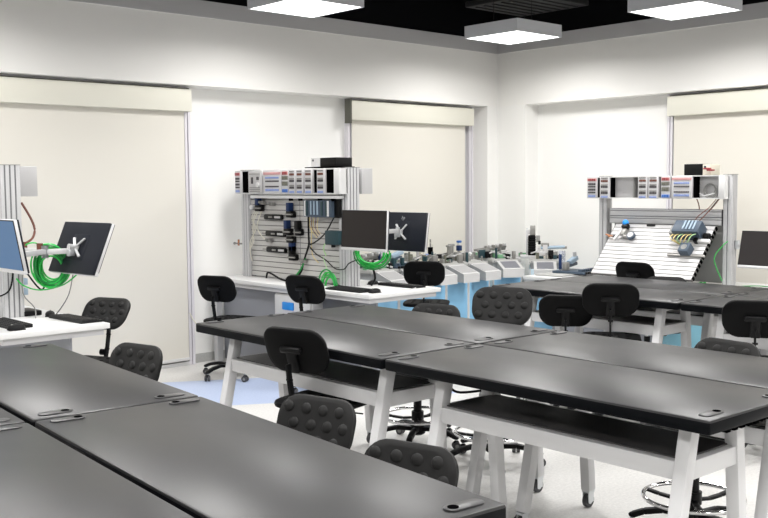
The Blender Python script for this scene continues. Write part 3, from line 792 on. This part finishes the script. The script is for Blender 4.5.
m = pmx(4.74, .20); b = MB(); b.box((.02, 0, 0), (.03, .12, .035), 'white_plastic', .004, m); b.box((.03, -.075, 0), (.05, .035, .05), 'black', .006, m); b.build('sensor', C)
b = MB(); b.span((8.03, 4.50, .04), (8.40, 5.05, .675), 'pale', .004); po = b.build('drawer_pedestal', C)
b = MB(); b.span((8.012, 4.54, .10), (8.03, 5.01, .47), 'cyan', .003); b.build('cyan_panel', po)  # plain cyan rectangle on the pedestal front
b = MB(); b.span((8.012, 4.54, .49), (8.03, 5.01, .66), 'pale', .003); dr = b.build('drawer', po)
b = MB(); b.span((8.0, 4.70, .55), (8.014, 4.86, .60), 'bright_blue', .005); b.build('drawer_handle', dr)
arm(C, (8.5, 4.53), (8.5, 4.10), 1.13); arm(C, (8.5, 4.10), (8.22, 4.05), 1.13)

# power supplies on the racks
t = thing('power_supply', 'black power supply box with white front on the valve rack', 'power supply', (5.49, 6.72, 1.852))
b = MB(); b.span((-.09, -.20, .008), (.09, .12, .085), 'black', .005); b.span((-.10, -.22, 0), (.10, .22, .008), 'black_soft'); b.build('case', t)
b = MB(); b.span((-.085, .12, .010), (.085, .14, .088), 'white_plastic', .003); b.box((-.092, .075, .048), (.008, .12, .078), 'white_plastic'); b.cyl((-.099, .105, .065), (-.092, .105, .065), .010, 'socket'); b.build('front_panel', t)
t = thing('power_supply', 'black power supply with red plugs on the right bench rack', 'power supply', (8.48, 4.87, 1.768))
b = MB(); b.span((-.09, -.04, 0), (.09, .15, .105), 'black', .005); b.build('case', t)
b = MB(); b.span((-.085, -.12, 0), (.085, -.04, .10), 'cream', .003); b.cyl((-.09, -.065, .075), (-.083, -.065, .075), .012, 'teal'); b.build('front_panel', t)
for z, y in ((.06, -.10), (.045, -.135)):
    b = MB(); b.cyl((-.13, y, z), (-.085, y, z), .009, 'red', n=10); b.box((-.11, y, z), (.02, .075, .014), 'red', .003); b.build('test_plug', t)

# ------------------------------------------------------------------ monitors, keyboards, mice
def monitor(label, loc, yaw, tilt, scr='screen', logo=False, group='desk monitors', w=.54, h=.325, e=.004):
    """screen faces local +x ; yaw = heading of the screen in degrees; tilt>0 leans the screen upwards"""
    t = thing('monitor', label, 'monitor', loc, R(yaw), group)
    T = Matrix.Rotation(R(-tilt), 4, 'Y')
    b = MB(); b.span((-.030, -w / 2, -h / 2), (.004, w / 2, h / 2), 'mon_back', .005, T); b.span((-.0325, -.09, -.09), (-.028, .09, .09), 'mon_back', .003, T); b.build('housing', t)
    b = MB()
    b.span((-.016, -w / 2 - .0015, -h / 2 - .0015), (.008, w / 2 + .0015, -h / 2 + .022), 'silver', .002, T)
    b.span((-.016, -w / 2, h / 2 - .004), (.003, w / 2, h / 2 + .0015), 'silver', .001, T)
    for s in (-1, 1): b.span((-.016, s * (w / 2 + .0015), -h / 2 + .02), (.003, s * (w / 2 - e), h / 2), 'silver', .001, T)
    b.span((.003, -w / 2, h / 2 - .006), (.0075, w / 2, h / 2), 'key', 0, T)
    for s in (-1, 1): b.span((.003, s * (w / 2), -h / 2 + .022), (.0075, s * (w / 2 - e - .001), h / 2 - .006), 'key', 0, T)
    b.build('bezel', t)
    b = MB(); b.span((.003, -w / 2 + e, -h / 2 + .022), (.0065, w / 2 - e, h / 2 - .004), scr, 0, T); b.build('screen', t, smooth=0)
    b = MB(); b.box((-.045, 0, -.005), (.02, .04, .04), 'silver', .006, T)
    for sy in (-1, 1):
        for sz in (-1, 1): b.bar(T @ Vector((-.055, 0, -.01)), T @ Vector((-.042, sy * .062, .058 if sz > 0 else -.066)), .018, .012, 'silver', .003)
    b.cyl(T @ Vector((-.06, 0, -.01)), T @ Vector((-.10, 0, -.02)), .018, 'silver'); b.box((-.085, 0, -.02), (.045, .035, .045), 'zinc', .006)
    b.build('bracket', t)
    if logo:
        cu = bpy.data.curves.new('logo', 'FONT'); cu.body = 'hp'; cu.size = .042; cu.shear = .35; cu.extrude = .0008; cu.align_x = 'CENTER'; cu.align_y = 'CENTER'
        tmp = bpy.data.objects.new('tmp', cu); COL.objects.link(tmp)
        me = bpy.data.meshes.new_from_object(tmp.evaluated_get(bpy.context.evaluated_depsgraph_get()))
        bpy.data.objects.remove(tmp); bpy.data.curves.remove(cu)
        me.materials.clear(); me.materials.append(M['logo'])
        o = bpy.data.objects.new('logo', me); COL.objects.link(o); o.parent = t
        o.matrix_local = T @ Matrix.Translation((-.031, 0, .115)) @ Matrix(((0, 0, -1, 0), (-1, 0, 0, 0), (0, 1, 0, 0), (0, 0, 0, 1)))
    return t
monitor('dark monitor screen facing us, at the end of the valve rack bench', (5.26, 6.01, 1.335), 180, 3)
monitor('monitor seen from behind with a logo, at the end of the valve rack bench', (5.77, 6.075, 1.305), 2, -8, logo=True)
monitor('monitor with a blue screen at the left photo edge', (2.34, 6.01, 1.35), 180, -10, 'screen_blue')
monitor('tilted monitor seen from behind beside the loops of green cable', (2.90, 6.10, 1.30), 6, -23, w=.54, h=.35)
monitor('dark monitor at the right photo edge beside the grooved post', (8.12, 4.03, 1.12), 180, 14)

def keyboard(label, loc, yaw):
    t = thing('keyboard', label, 'keyboard', loc, R(yaw), 'desk keyboards')
    b = MB(); b.prism([(-.075, 0), (.075, 0), (.075, .012), (-.075, .022)], -.22, .22, 'key', Matrix.Rotation(PI / 2, 4, 'X')); b.build('case', t)
    b = MB()
    for r_ in range(5):
        for i in range(15):
            x = -.058 + r_ * .027; b.box((x, -.196 + i * .028, .0225 - (x + .075) * .066), (.021, .023, .007), 'key', .002)
    b.build('keys', t)
    return t
def mouse(label, loc, yaw):
    t = thing('mouse', label, 'mouse', loc, R(yaw), 'computer mice')
    b = MB(); b.ball((0, 0, .012), (.056, .032, .026), 'key', 18); b.span((-.05, -.028, 0), (.05, .028, .008), 'key', .003); b.build('shell', t)
    b = MB(); b.cyl((.025, -.004, .032), (.025, .004, .032), .008, 'mid_grey', n=12); b.build('scroll_wheel', t)
ZD = .8305
keyboard('black keyboard on the valve rack bench below the dark screen', (5.30, 6.25, ZD), 180)
mouse('black mouse at the rounded end of the valve rack bench', (5.33, 5.96, ZD), 180)
keyboard('black keyboard behind the back-to-back monitors, in front of the chair', (5.84, 6.19, ZD), 0)
mouse('black mouse beside the cable drop behind the dark screen', (5.78, 6.49, ZD), 0)
keyboard('black keyboard on the left bench under the tilted monitor', (2.87, 6.17, ZD), 3)
mouse('black mouse by the base of the grooved post on the left bench', (2.83, 6.47, ZD), 60)
keyboard('black keyboard half cut by the left photo edge on the bench', (2.45, 6.25, ZD), 180)
mouse('black mouse in front of the grooved post at the left photo edge', (2.40, 5.98, ZD), 180)
b = MB(); b.span((-.06, -.11, 0), (.06, .11, .035), 'black', .008); tag(b.build('docking_box', None, (2.755, 6.67, ZD)), 'flat black box lying against the left bench post', 'computer dock')

# green cable coils
coil('loops of green cable hanging below the arm between the left bench monitors', (2.775, 6.285, 1.18), .105, .125, 17, (.75, -.66), 'green', .006,
     tails=[[(2.62, 6.50, 1.10), (2.66, 6.48, 1.05), (2.74, 6.40, 1.02), (2.84, 6.26, 1.06), (2.90, 6.14, 1.15)], [(2.66, 6.50, 1.30), (2.70, 6.47, 1.33), (2.74, 6.44, 1.33), (2.76, 6.42, 1.29)]])
coil('loops of green cable hanging below the back-to-back monitors', (5.50, 6.20, 1.14), .17, .125, 9, (.30, -.95), 'green', .006, arc=(175, 365))
coil('arch of green cable standing on the desk by the keyboard of the valve rack bench', (5.40, 6.64, .838), .10, .115, 7, (0, 1), 'green', .007, arc=(0, 180))
coil('green cable heap lying behind the tilted slat panel', (8.30, 4.76, .762), .12, .01, 9, (.9, .35), 'green', .007)
b = MB(); b.tube([(8.40, 4.62, .80), (8.36, 4.68, 1.0), (8.40, 4.62, 1.12), (8.44, 4.58, 1.17)], .004, 'green', 6); b.tube([(8.30, 4.50, .757), (8.25, 4.35, .78), (8.2, 4.1, .80), (8.15, 3.85, .77)], .005, 'green_dark', 6)
tag(b.build('green_cable'), 'thin green cable looping up beside the right bench post', 'cable')
b = MB(); b.tube([(5.68, 6.40, .836), (5.69, 6.36, .90), (5.68, 6.38, 1.0), (5.66, 6.35, 1.05)], .010, 'black', 8); b.tube([(5.84, 6.0, .84), (5.76, 5.95, .834), (5.64, 5.93, .834), (5.52, 6.05, .834), (5.46, 6.2, .834)], .004, 'pale', 6)
tag(b.build('black_cable'), 'black cable drop behind the dark screen of the valve rack bench', 'cable')

# ------------------------------------------------------------------ production stations in the corner
def station_base(label, loc, yaw, w=.345, d=.70, front='cab_blue', console='console'):
    """local -y is the front; origin at the middle of the front foot line"""
    t = thing('training_station', label, 'training station', loc, R(yaw), 'automation stations along the corner')
    b = MB(); b.span((-w / 2 + .004, .02, .06), (w / 2 - .004, d - .02, .75), 'cab_pale', .004); b.build('cabinet', t)
    b = MB(); b.span((-w / 2 + .016, .008, .08), (w / 2 - .016, .022, .66), front, .002); b.build('front_door', t)
    b = MB()
    for s in (-1, 1): b.span((s * (w / 2 - .002), .005, .05), (s * (w / 2 - .016), .03, .75), 'white_plastic')
    b.build('edge_strip', t, smooth=0)
    b = MB()
    for sx in (-1, 1):
        for y in (.06, d - .06): b.cyl((sx * (w / 2 - .05) - .012, y, .028), (sx * (w / 2 - .05) + .012, y, .028), .028, 'tyre', n=14); b.span((sx * (w / 2 - .05) - .018, y - .02, .03), (sx * (w / 2 - .05) + .018, y + .02, .062), 'zinc')
    b.build('caster_set', t)
    # profile plate
    b = MB(); b.span((-w / 2, .03, .815), (w / 2, d, .85), 'plate_grey', .003)
    for i in range(6): b.span((-w / 2 + .02 + i * (w - .04) / 6, .0299, .825), (-w / 2 + .035 + i * (w - .04) / 6, .032, .84), 'alu_dark')
    b.span((-w / 2 + .02, .06, .75), (w / 2 - .02, d - .03, .815), 'console_side'); b.build('profile_plate', t)
    # console: desk-shaped box on the front
    cw = w * .70
    prof = [(-.20, .67), (-.20, .755), (.02, .83), (.035, .83), (.035, .67)]
    b = MB()
    b.prism([(y, z) for y, z in prof], -cw / 2, cw / 2, 'console_side', Matrix(((0, 0, 1, 0), (1, 0, 0, 0), (0, 1, 0, 0), (0, 0, 0, 1))))
    c = b.build('console', t)
    b = MB(); b.span((-cw / 2 - .003, -.203, .667), (cw / 2 + .003, -.199, .757), 'console_front', .001); b.build('console_front', c, smooth=0)
    mx = Matrix.Translation((0, -.20, .755)) @ Matrix.Rotation(math.atan2(.075, .22), 4, 'X')
    b = MB(); b.span((-cw / 2 - .004, -.002, .0), (cw / 2 + .004, .245, .006), console, .001, mx); b.build('console_lid', c, smooth=0)
    return t, mx, cw
def pad_keys(t, mx, cw, k='console_key', inset=.03):
    b = MB(); b.span((-cw / 2 + inset, .035, .005), (cw / 2 - inset, .215, .009), k, .001, mx)
    b.build('keypad', [c for c in t.children if c.name.startswith('console')][0], smooth=0)
def clutter(t, seed):
    rnd = random.Random(seed); b = MB(); z = .85
    b.span((-.16, .08, z), (.16, .60, z + .008), 'plate_grey', .002)
    ks = ['steel', 'mid_grey', 'black', 'pale', 'steel', 'green_valve', 'teal', 'steel', 'mid_grey', 'olive']
    for i in range(26):
        x, y, h = rnd.uniform(-.15, .15), rnd.uniform(.08, .58), rnd.uniform(.02, .11)
        if i % 3: b.box((x, y, z + h / 2), (rnd.uniform(.02, .06), rnd.uniform(.02, .06), h), rnd.choice(ks), .004)
        else: b.cyl((x, y, z), (x, y, z + h * 1.2), rnd.uniform(.006, .02), rnd.choice(ks), n=10)
    for i in range(5):
        x, y = rnd.uniform(-.12, .12), rnd.uniform(.1, .5)
        b.bar((x - .05, y, z + .06), (x + .06, y + rnd.uniform(-.05, .05), z + rnd.uniform(.05, .11)), .014, .014, rnd.choice(['steel', 'pale', 'mid_grey']), .003)
    b.build('actuator_set', t)
def gadget(t, kind, dx=0., term=True, zb=None):
    old = set(o.name for o in t.children)
    gadget_(t, kind, term)
    for o in t.children:
        if o.name not in old:
            o.location.x += dx; o.scale.z = .86; o.location.z += .85 * .14
            if zb is not None: o.location.z += zb - .85; o.location.y -= .33
def gadget_(t, kind, term):
    rnd = random.Random(hash(kind) % 97 + len(kind)); b = MB(); z = .85
    if term:
        b.span((-.15, .62, z), (.14, .66, z + .05), 'green_valve', .004); b.span((-.14, .53, z), (.14, .64, z + .02), 'mid_grey', .003)
        for i in range(4): b.box((-.12 + i * .075, .56, z + .035), (.03, .05, .06), ('steel', 'mid_grey', 'black', 'green_valve')[i], .005)
        b.build('valve_terminal', t)
    else: b.bm.free()
    if kind == 'column':
        b = MB(); b.box((0, .35, z + .14), (.05, .05, .28), 'cream', .004); b.box((.02, .35, z + .29), (.09, .05, .04), 'steel', .006); b.box((.045, .35, z + .325), (.035, .035, .05), 'cream', .01); b.build('lift_column', t)
        b = MB(); b.cyl((.11, .32, z + .05), (.11, .32, z + .20), .028, 'black_soft'); b.cyl((.11, .32, z + .20), (.11, .32, z + .30), .008, 'steel'); b.box((.06, .33, z + .11), (.08, .02, .02), 'soft_blue'); b.build('gripper', t)
        b = MB(); b.span((-.14, .26, z), (.17, .46, z + .05), 'steel', .006); b.span((-.14, .22, z + .03), (.17, .26, z + .055), 'cream'); b.build('conveyor', t)
        b = MB(); b.tube([(.04, .35, z + .30), (.08, .30, z + .26), (.12, .30, z + .24), (.15, .32, z + .18)], .003, 'tube', 6); b.build('air_tube', t)
    if kind == 'motors':
        b = MB()
        for x, y, h in ((-.08, .40, .19), (-.03, .42, .2)): b.cyl((x, y, z), (x, y, z + h), .028, 'steel'); b.box((x, y, z + h), (.07, .05, .03), 'mid_grey', .006)
        b.box((.02, .3, z + .05), (.26, .12, .07), 'mid_grey', .008); b.box((-.05, .25, z + .03), (.10, .08, .06), 'black', .01)
        b.cyl((.09, .28, z + .03), (.09, .24, z + .10), .02, 'white_plastic'); b.build('motor_pair', t)
        b = MB(); b.cyl((.13, .45, z), (.13, .45, z + .13), .014, 'steel'); b.box((.13, .45, z + .15), (.05, .05, .07), 'navy', .006); b.box((.13, .45, z + .205), (.035, .035, .03), 'white_plastic', .006); b.box((.13, .45, z + .235), (.045, .045, .03), 'blue', .006); b.build('sensor_tower', t)
    if kind == 'rails':
        b = MB()
        for y in (.30, .42): b.bar((-.16, y, z + .10), (.20, y + .05, z + .15), .035, .03, 'steel', .004)
        b.box((.12, .40, z + .13), (.16, .10, .06), 'mid_grey', .008); b.cyl((-.12, .36, z), (-.12, .36, z + .10), .02, 'steel'); b.cyl((.14, .4, z), (.14, .4, z + .11), .02, 'steel')
        for i in range(6): b.box((-.05 + .045 * i, .33, z + .145 + .006 * i), (.025, .06, .035), 'pale' if i % 2 else 'steel', .004)
        b.build('slide_rail', t)
        b = MB(); b.box((-.11, .30, z + .06), (.08, .06, .11), 'teal', .008); b.box((-.05, .26, z + .05), (.06, .06, .09), 'black', .008); b.build('valve_block', t)
        b = MB(); b.bar((-.02, .24, z + .10), (.14, .06, z + .02), .02, .02, 'pale', .003); b.build('chute', t)
        b = MB(); b.box((.13, .10, z + .03), (.05, .05, .08), 'black', .008); b.box((.07, .14, z + .03), (.09, .06, .06), 'green_valve', .008); b.build('relay_box', t)
    if kind == 'tower':
        b = MB(); b.box((0, .36, z + .155), (.085, .06, .30), 'black_soft', .012)
        for i in range(9): b.box((0, .325, z + .025 + i * .032), (.09, .02, .020), 'black', .006)
        b.build('energy_chain', t)
        b = MB(); b.box((.01, .38, z + .37), (.06, .05, .13), 'steel', .004); b.box((-.035, .38, z + .35), (.03, .04, .06), 'pale', .004); b.box((-.055, .38, z + .2), (.02, .03, .40), 'alu', .003); b.build('lift_axis', t)
        b = MB(); b.box((.07, .34, z + .26), (.045, .04, .09), 'mid_grey', .006); b.box((.085, .33, z + .21), (.03, .03, .05), 'black', .006); b.build('gripper', t)
        b = MB(); b.span((-.13, .3, z), (.16, .5, z + .04), 'alu', .004); b.box((.10, .3, z + .06), (.10, .08, .06), 'pale', .008); b.build('base_rail', t)
    if kind == 'arm':
        b = MB(); b.box((-.06, .35, z + .09), (.055, .055, .18), 'pale', .006); b.box((-.06, .35, z + .18), (.09, .05, .05), 'steel', .01); b.cyl((-.11, .35, z + .14), (.16, .35, z + .15), .022, 'slate_light'); b.box((.16, .35, z + .145), (.05, .04, .035), 'steel', .006); b.box((-.13, .36, z + .07), (.03, .03, .14), 'pale', .004); b.build('transfer_arm', t)
        b = MB(); b.box((-.02, .3, z + .02), (.30, .12, .035), 'cream', .004); b.ball((.08, .2, z + .03), .03, 'black', 12); b.build('base_rail', t)
    if kind == 'belt':
        b = MB(); b.cyl((-.09, .35, z), (-.09, .35, z + .27), .036, 'clear', n=20); b.box((-.125, .35, z + .14), (.02, .03, .18), 'navy', .004); b.build('magazine_tube', t)
        b = MB(); b.bar((-.10, .33, z + .07), (.16, .33, z + .10), .06, .04, 'slate', .008); b.bar((.02, .33, z + .11), (.18, .33, z + .17), .06, .06, 'slate_light', .014); b.cyl((.15, .33, z + .16), (.14, .33, z + .24), .02, 'pale'); b.box((-.08, .32, z + .08), (.07, .08, .10), 'steel', .012); b.build('conveyor', t)
        b = MB(); b.span((-.17, .04, z), (.17, .42, z + .03), 'slate', .004)
        for i in range(7): b.box((-.14 + .047 * i, .035, z + .015), (.03, .02, .03), 'black', .004); b.box((-.14 + .047 * i, .10, z + .04), (.03, .05, .035), 'slate', .006)
        b.build('pallet_rail', t)
YS = 7.30
for x, lab, kind, dx in ((6.685, 'pale automation station under the edge of the monitor back, leftmost seen', 'rails', 0),
                     (7.03, 'automation station behind the loops of green cable and monitor', 'belt', 0),
                     (7.375, 'automation station with a slim lift column behind the far bench chair', 'column', .14),
                     (7.72, 'blue automation station in the middle of the row, right of the lift column', 'mixed', 0),
                     (8.065, 'blue automation station with paired motors and small blue sensor tower', 'motors', .02)):
    t, mx, cw = station_base(lab, (x, YS, 0), 0)
    pad_keys(t, mx, cw, 'console_lid', .012); gadget(t, kind, dx); clutter(t, int(x * 100))
t, mx, cw = station_base('automation station turned towards us with grey slide rails, left of the cable chain', (8.545, 7.31, 0), -30); pad_keys(t, mx, cw); gadget(t, 'rails', -.10); clutter(t, 5)
t, mx, cw = station_base('automation station at the end of the row with tall black cable chain', (8.72, 6.92, 0), -50); pad_keys(t, mx, cw); gadget(t, 'tower', -.14); gadget(t, 'arm', .07, False); clutter(t, 9)
t = thing('conveyor_unit', 'blue conveyor with clear tube on the desk next to the tilted panel', 'conveyor', (8.50, 6.44, .752), R(8)); gadget(t, 'belt', 0, False, zb=.012)
b = MB(); b.span((-.40, -.16, 0), (.30, .16, .012), 'plate_grey', .003); b.build('base_plate', t)

# ------------------------------------------------------------------ loose floor cables
b = MB(); b.tube([(3.36, 3.24, .835), (3.365, 3.24, .78), (3.37, 3.23, .735), (3.40, 3.20, .716), (3.5, 3.16, .716)], .006, 'black', 8)
tag(b.build('power_cable'), 'black cable dropping from a tabletop to the shelf of the middle tables', 'cable')
b = MB(); b.tube([(4.05, 3.42, .55), (4.06, 3.40, .38), (4.08, 3.34, .30), (4.06, 3.30, .12), (3.98, 3.3, .01), (3.8, 3.2, .008)], .007, 'black', 8)
tag(b.build('power_cable'), 'black cable beside the caster behind the middle table legs', 'cable')
b = MB(); b.tube([(3.55, 2.30, .007), (3.6, 2.42, .10), (3.64, 2.46, .14), (3.68, 2.44, .08), (3.75, 2.35, .007), (3.9, 2.3, .007)], .007, 'black', 8)
tag(b.build('power_cable'), 'black cable loop standing up beside the chrome foot ring', 'cable')
b = MB(); b.tube([(4.95, 8.22, .55), (4.98, 8.15, .42), (5.05, 8.1, .36), (5.15, 8.1, .40)], .006, 'tube', 6)
tag(b.build('air_hose'), 'thin pale hose by the wall below the window blind edge', 'hose')

# ------------------------------------------------------------------ camera, world, view
cam = bpy.data.cameras.new('camera'); cam.sensor_width = 36; cam.lens = 993.9 * 36 / 768; cam.clip_start = .05; cam.clip_end = 100
co = bpy.data.objects.new('camera', cam); COL.objects.link(co); scene.camera = co
CAM = [[0.738799, 0.055625, -0.671627], [-0.673885, 0.05, -0.737142], [-0.007422, 0.997199, 0.074424]]
co.matrix_world = Matrix.Translation((0, 0, 1.701)) @ Matrix(CAM).to_4x4()
w = bpy.data.worlds.new('world'); scene.world = w; w.use_nodes = True
w.node_tree.nodes['Background'].inputs['Color'].default_value = (.9, .95, 1, 1)
w.node_tree.nodes['Background'].inputs['Strength'].default_value = .05
vs = scene.view_settings
vs.view_transform = 'Standard'; vs.look = 'None'; vs.gamma = 1; vs.use_curve_mapping = False; vs.exposure = 0.
scene.cycles.max_bounces = 8; scene.cycles.diffuse_bounces = 5
